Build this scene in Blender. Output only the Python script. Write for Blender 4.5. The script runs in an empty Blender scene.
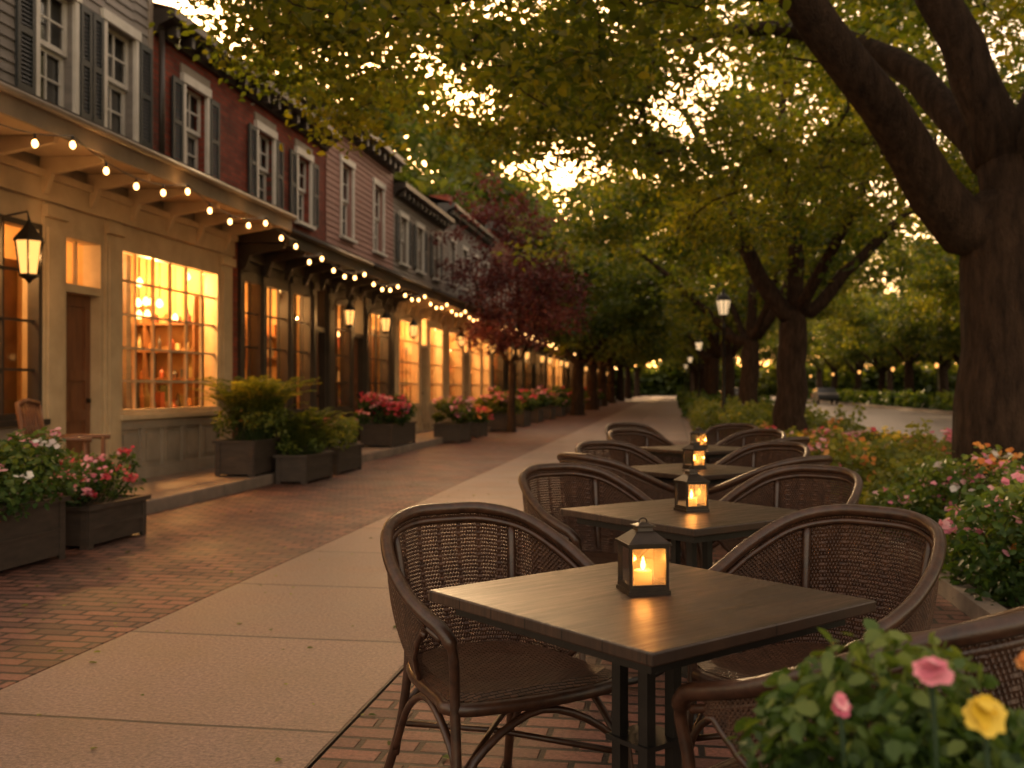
import bpy, math, random
import numpy as np
from mathutils import Vector, Matrix
random.seed(7); rng=np.random.default_rng(7)
S,C=math.sin(math.radians(9.1)),math.cos(math.radians(9.1))
scene=bpy.context.scene
col=scene.collection
def W(xc,d,z=0.0):   # street frame is turned 9.1 deg from the viewing axis
    return Vector((xc*C-d*S, xc*S+d*C, z))

# ---------------------------------------------------------------- materials
MATS={}
def nt(name):
    m=bpy.data.materials.new(name); m.use_nodes=True
    n=m.node_tree; n.nodes.clear()
    out=n.nodes.new('ShaderNodeOutputMaterial')
    MATS[name]=m
    return m,n,out
def L(n,a,b): n.links.new(a,b)
def ramp(n,fac,stops):
    r=n.nodes.new('ShaderNodeValToRGB')
    e=r.color_ramp.elements
    while len(e)<len(stops): e.new(.5)
    for i,(p,c) in enumerate(stops):
        e[i].position=p; e[i].color=(c[0],c[1],c[2],1)
    L(n,fac,r.inputs[0]); return r.outputs[0]
def coords(n,scale=(1,1,1),rot=(0,0,0),loc=(0,0,0),kind='Object'):
    t=n.nodes.new('ShaderNodeTexCoord'); mp=n.nodes.new('ShaderNodeMapping')
    mp.inputs['Scale'].default_value=scale; mp.inputs['Rotation'].default_value=rot; mp.inputs['Location'].default_value=loc
    L(n,t.outputs[kind],mp.inputs[0]); return mp.outputs[0]
def noise(n,vec,scale,detail=5,rough=.6):
    t=n.nodes.new('ShaderNodeTexNoise'); t.inputs['Scale'].default_value=scale
    t.inputs['Detail'].default_value=detail; t.inputs['Roughness'].default_value=rough
    L(n,vec,t.inputs['Vector']); return t.outputs['Fac']
def bump(n,h,strength,dist=.02,prev=None):
    b=n.nodes.new('ShaderNodeBump'); b.inputs['Strength'].default_value=strength; b.inputs['Distance'].default_value=dist
    L(n,h,b.inputs['Height'])
    if prev is not None: L(n,prev,b.inputs['Normal'])
    return b.outputs[0]
def pmat(name,c1,c2=None,scale=8,rough=.6,bmp=.2,metal=0,sc=(1,1,1),spec=.5,bd=.01):
    m,n,out=nt(name)
    c2=c2 or tuple(x*.6 for x in c1)
    p=n.nodes.new('ShaderNodeBsdfPrincipled')
    v=coords(n,sc); f=noise(n,v,scale)
    L(n,ramp(n,f,[(.3,c2),(.7,c1)]),p.inputs['Base Color'])
    p.inputs['Roughness'].default_value=rough; p.inputs['Metallic'].default_value=metal
    p.inputs['Specular IOR Level'].default_value=spec
    if bmp: L(n,bump(n,noise(n,v,scale*5),bmp,bd),p.inputs['Normal'])
    L(n,p.outputs[0],out.inputs[0]); return m
def emat(name,c,s,sample=False):
    m,n,out=nt(name)
    e=n.nodes.new('ShaderNodeEmission'); e.inputs[0].default_value=(*c,1); e.inputs[1].default_value=s
    L(n,e.outputs[0],out.inputs[0])
    try:
        if not sample: m.cycles.emission_sampling='NONE'
    except Exception: pass
    return m
def leafmat(name,dark,mid,light,trans=.45,tc=(2.6,2.3,.75)):
    m,n,out=nt(name)
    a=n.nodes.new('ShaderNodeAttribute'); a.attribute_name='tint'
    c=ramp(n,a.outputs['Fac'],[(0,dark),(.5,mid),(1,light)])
    d=n.nodes.new('ShaderNodeBsdfPrincipled'); L(n,c,d.inputs['Base Color']); d.inputs['Roughness'].default_value=.5
    d.inputs['Specular IOR Level'].default_value=.3
    t=n.nodes.new('ShaderNodeBsdfTranslucent')
    g=n.nodes.new('ShaderNodeMix'); g.data_type='RGBA'; g.blend_type='MULTIPLY'; g.inputs[0].default_value=1
    L(n,c,g.inputs[6]); g.inputs[7].default_value=(*tc,1); L(n,g.outputs[2],t.inputs[0])
    mx=n.nodes.new('ShaderNodeMixShader'); mx.inputs[0].default_value=trans
    L(n,d.outputs[0],mx.inputs[1]); L(n,t.outputs[0],mx.inputs[2]); L(n,mx.outputs[0],out.inputs[0]); return m
def glassmat(name,tint=(1,1,1),gl=.12,rough=.03,frost=0):
    m,n,out=nt(name)
    t=n.nodes.new('ShaderNodeBsdfTransparent'); t.inputs[0].default_value=(*tint,1)
    base=t.outputs[0]
    if frost:
        tr=n.nodes.new('ShaderNodeBsdfTranslucent'); tr.inputs[0].default_value=(*tint,1)
        m0=n.nodes.new('ShaderNodeMixShader'); m0.inputs[0].default_value=frost
        L(n,base,m0.inputs[1]); L(n,tr.outputs[0],m0.inputs[2]); base=m0.outputs[0]
    g=n.nodes.new('ShaderNodeBsdfGlossy'); g.inputs['Roughness'].default_value=rough
    f=n.nodes.new('ShaderNodeFresnel'); f.inputs[0].default_value=1.5
    a=n.nodes.new('ShaderNodeMath'); a.operation='MULTIPLY_ADD'; a.inputs[1].default_value=1; a.inputs[2].default_value=gl*.3
    L(n,f.outputs[0],a.inputs[0])
    mx=n.nodes.new('ShaderNodeMixShader'); L(n,a.outputs[0],mx.inputs[0]); L(n,base,mx.inputs[1]); L(n,g.outputs[0],mx.inputs[2])
    L(n,mx.outputs[0],out.inputs[0]); return m
def brickmat(name,c1,c2,mortar,bw,rh,ms,rot=(0,0,0),rough=.7,bs=.6,plane='xy',offset=.5,loc=(0,0,0),bd=.01,spec=.5,grain=(.5,1.4)):
    m,n,out=nt(name)
    tc=n.nodes.new('ShaderNodeTexCoord')
    src=tc.outputs['Object']
    if plane=='yz':
        sp=n.nodes.new('ShaderNodeSeparateXYZ'); cb=n.nodes.new('ShaderNodeCombineXYZ')
        L(n,src,sp.inputs[0]); L(n,sp.outputs[1],cb.inputs[0]); L(n,sp.outputs[2],cb.inputs[1]); L(n,sp.outputs[0],cb.inputs[2]); src2=cb.outputs[0]
    else: src2=src
    mp=n.nodes.new('ShaderNodeMapping'); mp.inputs['Rotation'].default_value=rot; mp.inputs['Location'].default_value=loc
    L(n,src2,mp.inputs[0])
    nz=n.nodes.new('ShaderNodeTexNoise'); nz.inputs['Scale'].default_value=3; L(n,src,nz.inputs['Vector'])
    vm=n.nodes.new('ShaderNodeVectorMath'); vm.operation='MULTIPLY_ADD'; L(n,nz.outputs['Color'],vm.inputs[0]); vm.inputs[1].default_value=(ms*1.2,ms*1.2,0); L(n,mp.outputs[0],vm.inputs[2])
    b=n.nodes.new('ShaderNodeTexBrick'); L(n,vm.outputs[0],b.inputs['Vector'])
    b.inputs['Scale'].default_value=1; b.inputs['Brick Width'].default_value=bw; b.inputs['Row Height'].default_value=rh
    b.inputs['Mortar Size'].default_value=ms; b.inputs['Mortar Smooth'].default_value=.3; b.offset=offset
    b.inputs['Color1'].default_value=(*c1,1); b.inputs['Color2'].default_value=(*c2,1); b.inputs['Mortar'].default_value=(*mortar,1)
    f=noise(n,src,1.3,8,.65); f2=noise(n,src,60,4,.7)
    m1=n.nodes.new('ShaderNodeMix'); m1.data_type='RGBA'; m1.blend_type='MULTIPLY'; m1.inputs[0].default_value=1
    L(n,b.outputs[0],m1.inputs[6]); L(n,ramp(n,f,[(.3,(.5,.47,.45)),(.5,(.9,.88,.86)),(.7,(1.2,1.15,1.1))]),m1.inputs[7])
    m2=n.nodes.new('ShaderNodeMix'); m2.data_type='RGBA'; m2.blend_type='MULTIPLY'; m2.inputs[0].default_value=1
    a,c=grain
    L(n,m1.outputs[2],m2.inputs[6]); L(n,ramp(n,f2,[(.3,(a,a,a)),(.7,(c,c,c))]),m2.inputs[7])
    p=n.nodes.new('ShaderNodeBsdfPrincipled'); L(n,m2.outputs[2],p.inputs['Base Color']); p.inputs['Specular IOR Level'].default_value=spec
    rr=n.nodes.new('ShaderNodeMapRange'); L(n,f,rr.inputs[0]); rr.inputs[1].default_value=.3; rr.inputs[2].default_value=.7; rr.inputs[3].default_value=rough-.12; rr.inputs[4].default_value=rough+.12
    L(n,rr.outputs[0],p.inputs['Roughness'])
    inv=n.nodes.new('ShaderNodeMath'); inv.operation='SUBTRACT'; inv.inputs[0].default_value=1; L(n,b.outputs['Fac'],inv.inputs[1])
    n1=bump(n,inv.outputs[0],bs,bd); n2=bump(n,f2,.5,.008,n1); L(n,n2,p.inputs['Normal'])
    L(n,p.outputs[0],out.inputs[0]); return m

M_bark=pmat('bark',(.085,.048,.03),(.022,.012,.008),5,.9,1.0,sc=(3,3,.7),bd=.08,spec=.2)
M_leafN=leafmat('leaf_near',(.028,.045,.007),(.085,.105,.013),(.20,.185,.022),.5)
M_leafG=leafmat('leaf_row',(.024,.048,.008),(.078,.108,.016),(.19,.18,.026),.45)
M_leafF=leafmat('leaf_far',(.022,.046,.012),(.068,.098,.019),(.15,.16,.033),.4)  # greens lightened in the colour itself to imitate haze over distant trees
M_leafP=leafmat('leaf_plum',(.05,.012,.013),(.115,.033,.03),(.19,.07,.055),.3,(1.6,1,.9))
M_leafS=leafmat('leaf_shrub',(.015,.040,.011),(.05,.092,.019),(.13,.165,.034),.3)
M_leafY=leafmat('leaf_grass',(.04,.062,.014),(.11,.14,.028),(.24,.24,.055),.35)
M_pink=leafmat('petal_pink',(.55,.12,.2),(.8,.28,.36),(.9,.55,.56),.25,(1,1,1))
M_red=leafmat('petal_red',(.4,.02,.04),(.68,.06,.09),(.75,.16,.18),.25,(1,1,1))
M_oran=leafmat('petal_orange',(.5,.12,.03),(.7,.28,.05),(.75,.4,.15),.25,(1,1,1))
M_yel=leafmat('petal_yellow',(.6,.35,.02),(.75,.5,.03),(.8,.6,.1),.25,(1,1,1))
M_whitep=leafmat('petal_white',(.5,.4,.38),(.65,.55,.5),(.75,.7,.65),.25,(1,1,1))
M_rattan=pmat('rattan',(.060,.025,.013),(.018,.008,.005),30,.34,.4,bd=.002,spec=.45)
M_rattan2=pmat('rattan_weave',(.085,.038,.02),(.028,.012,.007),40,.45,.4,bd=.002,spec=.35)
M_black=pmat('black_iron',(.018,.015,.013),(.01,.008,.007),20,.42,.2,.4,bd=.002)
M_bronze=pmat('lantern_metal',(.035,.023,.015),(.015,.01,.007),30,.4,.2,.5,bd=.001)
M_glass=glassmat('clear_glass')
M_amber=glassmat('lantern_glass',(1,.74,.40),.2,.12,.22)
M_bulb=emat('bulb_glow',(1,.5,.16),11)
M_flame=emat('flame',(1,.55,.18),30)
M_lampglass=emat('lit_lantern_glass',(1,.44,.11),2.0)
M_milk=emat('milk_glass',(1,.66,.34),1.0)
M_cream=pmat('cream_paint',(.54,.40,.25),(.40,.29,.175),3,.5,.12,bd=.004)
M_creamd=pmat('weathered_paint',(.33,.26,.20),(.22,.175,.135),3,.6,.15,bd=.004)
M_dark=pmat('dark_paint',(.042,.028,.02),(.022,.015,.011),4,.45,.15,bd=.004)
M_dgreen=pmat('shutter_paint',(.045,.047,.045),(.026,.028,.027),5,.55,.15,bd=.003)
M_white=pmat('sash_paint',(.70,.64,.57),(.54,.49,.42),4,.5,.1,bd=.003)
M_siding=pmat('grey_clapboard',(.26,.22,.19),(.175,.15,.13),3,.7,.3,sc=(1,.3,4),bd=.006)
M_siding2=pmat('rose_clapboard',(.40,.205,.16),(.28,.14,.11),3,.7,.3,sc=(1,.3,4),bd=.006)
M_siding3=pmat('taupe_clapboard',(.30,.24,.20),(.2,.16,.13),3,.7,.3,sc=(1,.3,4),bd=.006)
M_brick=brickmat('red_brick',(.36,.082,.05),(.21,.05,.034),(.15,.095,.07),.22,.075,.008,plane='yz',rough=.85,spec=.2)
M_brick2=brickmat('brown_brick',(.32,.11,.07),(.21,.078,.05),(.17,.12,.1),.22,.075,.008,plane='yz',rough=.85,spec=.2)
M_roof=pmat('slate_roof',(.06,.05,.045),(.035,.03,.028),10,.7,.4)
M_door=pmat('varnished_door',(.20,.075,.03),(.10,.036,.016),4,.4,.2,sc=(6,6,.6),bd=.003)
M_pane=pmat('window_pane',(.11,.105,.10),(.06,.058,.055),1.2,.08,0,spec=1.0)
M_room=pmat('warm_plaster',(.62,.38,.16),(.40,.22,.085),1.5,.8,.1)
M_wood=pmat('shelf_wood',(.22,.095,.035),(.12,.05,.02),5,.5,.2)
M_planter=pmat('planter_wood',(.06,.040,.030),(.03,.020,.015),6,.6,.3,sc=(1,1,5),bd=.004)
M_soil=pmat('soil',(.04,.026,.016),(.02,.013,.009),20,.95,1,bd=.03)
M_grass=pmat('grass',(.05,.075,.018),(.028,.045,.011),6,.9,1,bd=.04)
M_asph=pmat('asphalt',(.13,.105,.09),(.085,.07,.06),3,.5,.5,bd=.006)
M_kerb=pmat('kerb_stone',(.24,.19,.155),(.14,.11,.09),6,.7,.4)
M_pave=brickmat('brick_pavers',(.25,.11,.08),(.10,.050,.040),(.014,.010,.008),.215,.108,.013,rough=.55,bs=1.0,bd=.016,spec=.4)
M_conc=brickmat('concrete_slabs',(.235,.16,.13),(.19,.132,.108),(.025,.018,.015),1.57,1.28,.012,offset=0,loc=(1.18,.35,0),rough=.5,bs=.7,grain=(.42,1.5))
M_step=pmat('stone_step',(.25,.18,.14),(.14,.105,.085),4,.7,.3)

def tablemat():
    m,n,out=nt('table_wood')
    v=coords(n,(1,9,1)); p=n.nodes.new('ShaderNodeBsdfPrincipled')
    f=noise(n,v,6,8,.7); w=coords(n,(1,1,1))
    b=n.nodes.new('ShaderNodeTexBrick'); L(n,w,b.inputs['Vector']); b.inputs['Scale'].default_value=1; b.inputs['Brick Width'].default_value=5; b.inputs['Row Height'].default_value=.122
    b.inputs['Mortar Size'].default_value=.0022; b.offset=0
    b.inputs['Color1'].default_value=(1,1,1,1); b.inputs['Color2'].default_value=(.6,.6,.6,1); b.inputs['Mortar'].default_value=(.1,.1,.1,1)
    c=ramp(n,f,[(.25,(.022,.012,.008)),(.55,(.052,.028,.018)),(.8,(.10,.056,.036))])
    x=n.nodes.new('ShaderNodeMix'); x.data_type='RGBA'; x.blend_type='MULTIPLY'; x.inputs[0].default_value=1
    L(n,c,x.inputs[6]); L(n,b.outputs[0],x.inputs[7]); L(n,x.outputs[2],p.inputs['Base Color']); p.inputs['Specular IOR Level'].default_value=.35
    r=n.nodes.new('ShaderNodeMapRange'); L(n,f,r.inputs[0]); r.inputs[1].default_value=.25; r.inputs[2].default_value=.75; r.inputs[3].default_value=.55; r.inputs[4].default_value=.25
    L(n,r.outputs[0],p.inputs['Roughness']); L(n,bump(n,f,.35,.004),p.inputs['Normal']); L(n,p.outputs[0],out.inputs[0]); return m
M_table=tablemat()

# ---------------------------------------------------------------- mesh builder
class Obj:
    def __init__(s,name,loc=(0,0,0),rot=0):
        s.name=name; s.loc=loc; s.rot=rot; s.p={}; s.lights=[]; s.extra=[]
    def _g(s,part,mat):
        if part not in s.p: s.p[part]=dict(v=[],f=[],m=[],s=[],mats=[])
        g=s.p[part]
        if mat not in g['mats']: g['mats'].append(mat)
        return g,g['mats'].index(mat)
    def add(s,part,mat,vs,fs,smooth=False):
        g,mi=s._g(part,mat); o=len(g['v'])
        g['v'].extend([tuple(v) for v in vs]); g['f'].extend([tuple(i+o for i in f) for f in fs])
        g['m'].extend([mi]*len(fs)); g['s'].extend([smooth]*len(fs))
    def box(s,part,mat,x0,x1,y0,y1,z0,z1,M=None):
        if x0>x1:x0,x1=x1,x0
        if y0>y1:y0,y1=y1,y0
        vs=[(x0,y0,z0),(x1,y0,z0),(x1,y1,z0),(x0,y1,z0),(x0,y0,z1),(x1,y0,z1),(x1,y1,z1),(x0,y1,z1)]
        if M is not None: vs=[M@Vector(v) for v in vs]
        s.add(part,mat,vs,[(0,3,2,1),(4,5,6,7),(0,1,5,4),(1,2,6,5),(2,3,7,6),(3,0,4,7)])
    def prism(s,part,mat,prof,y0,y1):
        k=len(prof); vs=[(x,y0,z) for x,z in prof]+[(x,y1,z) for x,z in prof]
        fs=[tuple(range(k)),tuple(range(2*k-1,k-1,-1))]+[(i,i+k,(i+1)%k+k,(i+1)%k) for i in range(k)]
        s.add(part,mat,vs,fs)
    def tube(s,part,mat,pts,rad,n=8,cap=True):
        pts=[Vector(p) for p in pts]; k=len(pts)
        if not hasattr(rad,'__len__'): rad=[rad]*k
        vs=[];fs=[]; up=None
        for i,p in enumerate(pts):
            t=(pts[min(i+1,k-1)]-pts[max(i-1,0)])
            if t.length<1e-7: t=Vector((0,0,1))
            t.normalize()
            if up is None:
                up=Vector((1,0,0)) if abs(t.z)>.8 else Vector((0,0,1))
            a=t.cross(up)
            if a.length<1e-4: a=t.orthogonal()
            a.normalize(); b=a.cross(t); b.normalize(); up=b
            for j in range(n):
                q=2*math.pi*j/n; vs.append(p+(a*math.cos(q)+b*math.sin(q))*rad[i])
        for i in range(k-1):
            for j in range(n):
                j2=(j+1)%n; fs.append((i*n+j,i*n+j2,(i+1)*n+j2,(i+1)*n+j))
        if cap: fs.append(tuple(range(n-1,-1,-1))); fs.append(tuple((k-1)*n+j for j in range(n)))
        s.add(part,mat,vs,fs,True)
    def lathe(s,part,mat,prof,c=(0,0,0),n=16,ph=0):
        k=len(prof); vs=[];fs=[]
        for r,z in prof:
            for j in range(n):
                q=2*math.pi*j/n+ph; vs.append((c[0]+r*math.cos(q),c[1]+r*math.sin(q),c[2]+z))
        for i in range(k-1):
            for j in range(n):
                j2=(j+1)%n; fs.append((i*n+j,i*n+j2,(i+1)*n+j2,(i+1)*n+j))
        fs.append(tuple(range(n-1,-1,-1))); fs.append(tuple((k-1)*n+j for j in range(n)))
        s.add(part,mat,vs,fs,n>8)
    def light(s,loc,w,color=(1,.62,.28),r=.05,name='lamp'):
        s.lights.append((loc,w,color,r,name))
    def build(s,bevel=0):
        e=bpy.data.objects.new(s.name,None); e.empty_display_size=.3; col.objects.link(e)
        e.location=s.loc; e.rotation_euler=(0,0,s.rot)
        for part,g in s.p.items():
            me=bpy.data.meshes.new(part); me.from_pydata(g['v'],[],g['f'])
            for m in g['mats']: me.materials.append(m)
            me.polygons.foreach_set('material_index',g['m']); me.polygons.foreach_set('use_smooth',g['s']); me.update()
            o=bpy.data.objects.new(part,me); col.objects.link(o); o.parent=e
            if bevel and part in bevel:
                b=o.modifiers.new('bevel','BEVEL'); b.width=bevel[part]; b.segments=2; b.limit_method='ANGLE'
        for part,me in s.extra:
            o=bpy.data.objects.new(part,me); col.objects.link(o); o.parent=e
        for loc,w,c,r,nm in s.lights:
            ld=bpy.data.lights.new(nm,'POINT'); ld.energy=w; ld.color=c; ld.shadow_soft_size=r
            o=bpy.data.objects.new(nm,ld); o.location=loc; col.objects.link(o); o.parent=e
        return e
def dup(e,loc,rot=0,scale=1):
    n=bpy.data.objects.new(e.name.split('.')[0],None); n.empty_display_size=.3; col.objects.link(n)
    n.location=loc; n.rotation_euler=(0,0,rot); n.scale=(scale,)*3 if not hasattr(scale,'__len__') else scale
    for ch in e.children:
        c=ch.copy(); c.parent=n; col.objects.link(c)
    return n

# ---------------------------------------------------------------- foliage
def norm(a): return a/np.maximum(np.linalg.norm(a,axis=1,keepdims=True),1e-6)
PROF=np.array([(0,0),(.30,.28),(.27,.66),(0,1),(-.27,.66),(-.30,.28)])
def leaf_va(P,D,N,size,width=1.0,fold=.25,prof=PROF):
    D=norm(D); Sd=norm(np.cross(D,N)); N2=np.cross(Sd,D)
    size=np.broadcast_to(np.asarray(size,float),(len(P),))[:,None]
    V=np.empty((len(P),6,3))
    for i,(w,l) in enumerate(prof):
        V[:,i]=P+D*l*size+Sd*w*width*size+N2*abs(w)*fold*size-np.array([0,0,1])*(l*l*.15)*size
    return V.reshape(-1,3)
def mesh_leaves(name,V,tint,mat):
    k=len(V)//6; me=bpy.data.meshes.new(name)
    me.vertices.add(k*6); me.vertices.foreach_set('co',V.astype(np.float32).ravel())
    b=np.arange(k)[:,None]*6; F=np.concatenate([b+np.array([0,1,2,3]),b+np.array([0,3,4,5])],1).reshape(-1)
    me.loops.add(len(F)); me.loops.foreach_set('vertex_index',F.astype(np.int32))
    me.polygons.add(k*2); me.polygons.foreach_set('loop_start',np.arange(k*2,dtype=np.int32)*4)
    try: me.polygons.foreach_set('loop_total',np.full(k*2,4,dtype=np.int32))
    except Exception: pass
    a=me.attributes.new('tint','FLOAT','POINT'); a.data.foreach_set('value',np.repeat(np.clip(tint,0,1),6).astype(np.float32))
    me.materials.append(mat); me.update(calc_edges=True); me.validate(); return me
def rand_leaves(P,size,flat=.6,droop=.2,width=1.0):
    n=len(P)
    D=rng.normal(size=(n,3)); D[:,2]=D[:,2]*.5-droop
    N=rng.normal(size=(n,3))*(1-flat)+np.array([0,0,1])*flat
    return leaf_va(P,D,N,size*rng.uniform(.65,1.25,n),width)
def flowers(P,r,petals=5,tilt=.35):
    n=len(P); Ns=norm(rng.normal(size=(n,3))*.45+np.array([0,-.5,1])); out=[]
    A=norm(np.cross(Ns,np.array([0.3,.9,.1]))); B=np.cross(Ns,A)
    for k in range(petals):
        q=2*math.pi*k/petals+rng.uniform(0,1)
        D=A*math.cos(q)+B*math.sin(q)+Ns*tilt
        out.append(leaf_va(P,D,Ns,r,1.5,.1))
    return np.concatenate(out),np.tile(rng.uniform(0,1,n),petals)

def build_tree(name,loc,rot,limbs,att,leafm,nleaf,lsize,crad,tipr=.007,pexp=.46,flat=.6,join=.3):
    pos=[];par=[];rmin=[]
    def addn(p,pa,r): pos.append(Vector(p)); par.append(pa); rmin.append(r); return len(pos)-1
    for li,(start,pts) in enumerate(limbs):
        last=None
        if start is not None:
            p0=Vector(pts[0][:3]); last=min(range(len(pos)),key=lambda i:(pos[i]-p0).length)
            seq=[(*pos[last],min(rmin[last],pts[0][3]*1.1))]+list(pts)
        else: seq=list(pts)
        for i in range(len(seq)-1):
            a,b=seq[i],seq[i+1]; p_=seq[max(i-1,0)]; q_=seq[min(i+2,len(seq)-1)]
            A,B,Pp,Q=[Vector(v[:3]) for v in (a,b,p_,q_)]
            k=max(2,int((B-A).length/.35))
            for j in range(k+1):
                if j==0 and not(i==0 and start is None): continue
                t=j/k; t2=t*t;t3=t2*t
                v=.5*((2*A)+(B-Pp)*t+(2*Pp-5*A+4*B-Q)*t2+(3*A-Pp-3*B+Q)*t3)
                r=a[3]*(1-t)+b[3]*t
                v+=Vector(rng.normal(size=3)*.02*(0 if start is None and i<1 else 1))
                last=addn(v,last if last is not None else -1,r)
    X=np.array([tuple(p) for p in pos]); 
    ok=np.array([p.z>2.3 or len(pos)<5 for p in pos])
    att=np.array(att); d0=np.array([np.min(np.linalg.norm(X-a,axis=1)) for a in att]); order=np.argsort(d0)
    tips=[]
    arr=np.empty((60000,3)); arr[:len(X)]=X; okA=np.zeros(60000,bool); okA[:len(X)]=ok; cnt=len(X)
    for ai in order:
        a=att[ai]; dd=np.linalg.norm(arr[:cnt]-a,axis=1)+np.maximum(0,arr[:cnt,2]-a[2])*join
        dd[~okA[:cnt]]=1e9
        i=int(np.argmin(dd)); base=Vector(arr[i]); A=Vector(a); dist=(A-base).length
        k=max(2,int(dist/.28)); last=i; side=Vector(rng.normal(size=3))*dist*.10+Vector((0,0,.13*dist))
        for j in range(1,k+1):
            t=j/k; v=base.lerp(A,t)+side*(4*t*(1-t))
            last=addn(v,last,tipr); arr[cnt]=v; okA[cnt]=True; cnt+=1
        tips.append((A,(A-base).normalized() if dist>1e-4 else Vector((1,0,0))))
    N=len(pos); w=[0]*N; kids=[[] for _ in range(N)]
    for i in range(N):
        if par[i]>=0: kids[par[i]].append(i)
    for i in range(N-1,-1,-1):
        w[i]=max(1,sum(w[k] for k in kids[i]))
    rad=[max(tipr*w[i]**pexp if rmin[i]<=tipr else 0,rmin[i]) for i in range(N)]
    o=Obj(name,loc,rot)
    stack=[(0,None)]
    while stack:
        s0,pr=stack.pop(); ch=[]; rr=[]
        if pr is not None: ch.append(pos[pr]); rr.append(min(rad[pr],rad[s0]*1.15))
        i=s0
        while True:
            ch.append(pos[i]); rr.append(rad[i])
            if not kids[i]: break
            ks=sorted(kids[i],key=lambda k:(-rad[k],-w[k])); 
            for k in ks[1:]: stack.append((k,i))
            i=ks[0]
        if len(ch)>1:
            m=max(rr); o.tube('trunk' if m>.2 else 'branches',M_bark,ch,rr,18 if m>.2 else (8 if m>.05 else 5),m>.05)
    T=np.array([tuple(t[0]) for t in tips]); Dr=np.array([tuple(t[1]) for t in tips])
    P=np.repeat(T,nleaf,0)-np.repeat(Dr,nleaf,0)*rng.uniform(0,1,(len(T)*nleaf,1))*crad*1.3
    P=P+rng.normal(size=P.shape)*np.array([crad,crad,crad*.5])*.55
    tt=np.repeat(rng.uniform(.15,.85,len(T)),nleaf)+rng.normal(size=len(P))*.14
    o.extra.append(('crown',mesh_leaves('crown',rand_leaves(P,lsize,flat),tt,leafm)))
    return o.build()

# ================================================================ GROUND
g=Obj('ground'); g.box('terrain',M_grass,-700,700,-60,900,-.6,-.135); g.build()
g=Obj('road'); g.box('asphalt',M_asph,4.72,14.2,-30,420,-.4,-.128)
g.build()
g=Obj('brick_pavement'); g.box('paving_strip',M_pave,-5.14,-2.757,-12,260,-.4,0); g.box('paving_terrace',M_pave,-1.175,1.6,-12,24,-.4,0); g.box('paving_gap',M_pave,1.6,4.5,12.6,14.6,-.4,0); g.build()
g=Obj('concrete_pavement'); g.box('slabs',M_conc,-2.745,-1.187,-12,260,-.4,0.001); g.box('slabs_far',M_conc,-1.175,.6,24.01,260,-.4,0); g.build()
g=Obj('kerb')
for y in np.arange(-10,240,1.5): g.box('kerb_stones',M_kerb,4.5,4.715,y,y+1.49,-.4,.005)
for y in np.arange(-10,240,1.5): g.box('far_kerb_stones',M_kerb,14.205,14.4,y,y+1.49,-.4,.005)
g.build()
g=Obj('stone_step')
for y in np.arange(2,120,1.8): g.box('slabs',M_step,-6.6,-5.15,y,y+1.792,-.3,.13)
g.build({'slabs':.015})
g=Obj('planting_bed')
for a,b,x0 in ((2.9,12.5,1.6),(14.7,23.9,1.6),(24.1,240,.62)):
    g.box('soil',M_soil,x0+.12,4.49,a+.1,b-.1,-.3,.05)
    g.box('edging',M_kerb,x0,x0+.118,a,b,-.3,.10); g.box('edging',M_kerb,x0+.12,4.49,a,a+.098,-.3,.10); g.box('edging',M_kerb,x0+.12,4.49,b-.098,b,-.3,.10)
g.build()
g=Obj('far_sidewalk'); g.box('slabs',M_step,14.405,16.4,-10,240,-.3,0); g.build()
g=Obj('fallen_leaves'); nn=800
P=np.stack([rng.uniform(-5,1.5,nn),rng.uniform(2.5,30,nn),np.full(nn,.006)],1)
q=rng.uniform(0,6.28,nn); D=np.stack([np.cos(q),np.sin(q),np.full(nn,.12)],1); Nn=np.stack([rng.normal(size=nn)*.15,rng.normal(size=nn)*.15,np.ones(nn)],1)
g.extra.append(('leaves',mesh_leaves('leaves',leaf_va(P,D,Nn,rng.uniform(.02,.045,nn),1,.3),rng.uniform(0,.7,nn),M_leafY))); g.build()

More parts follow.
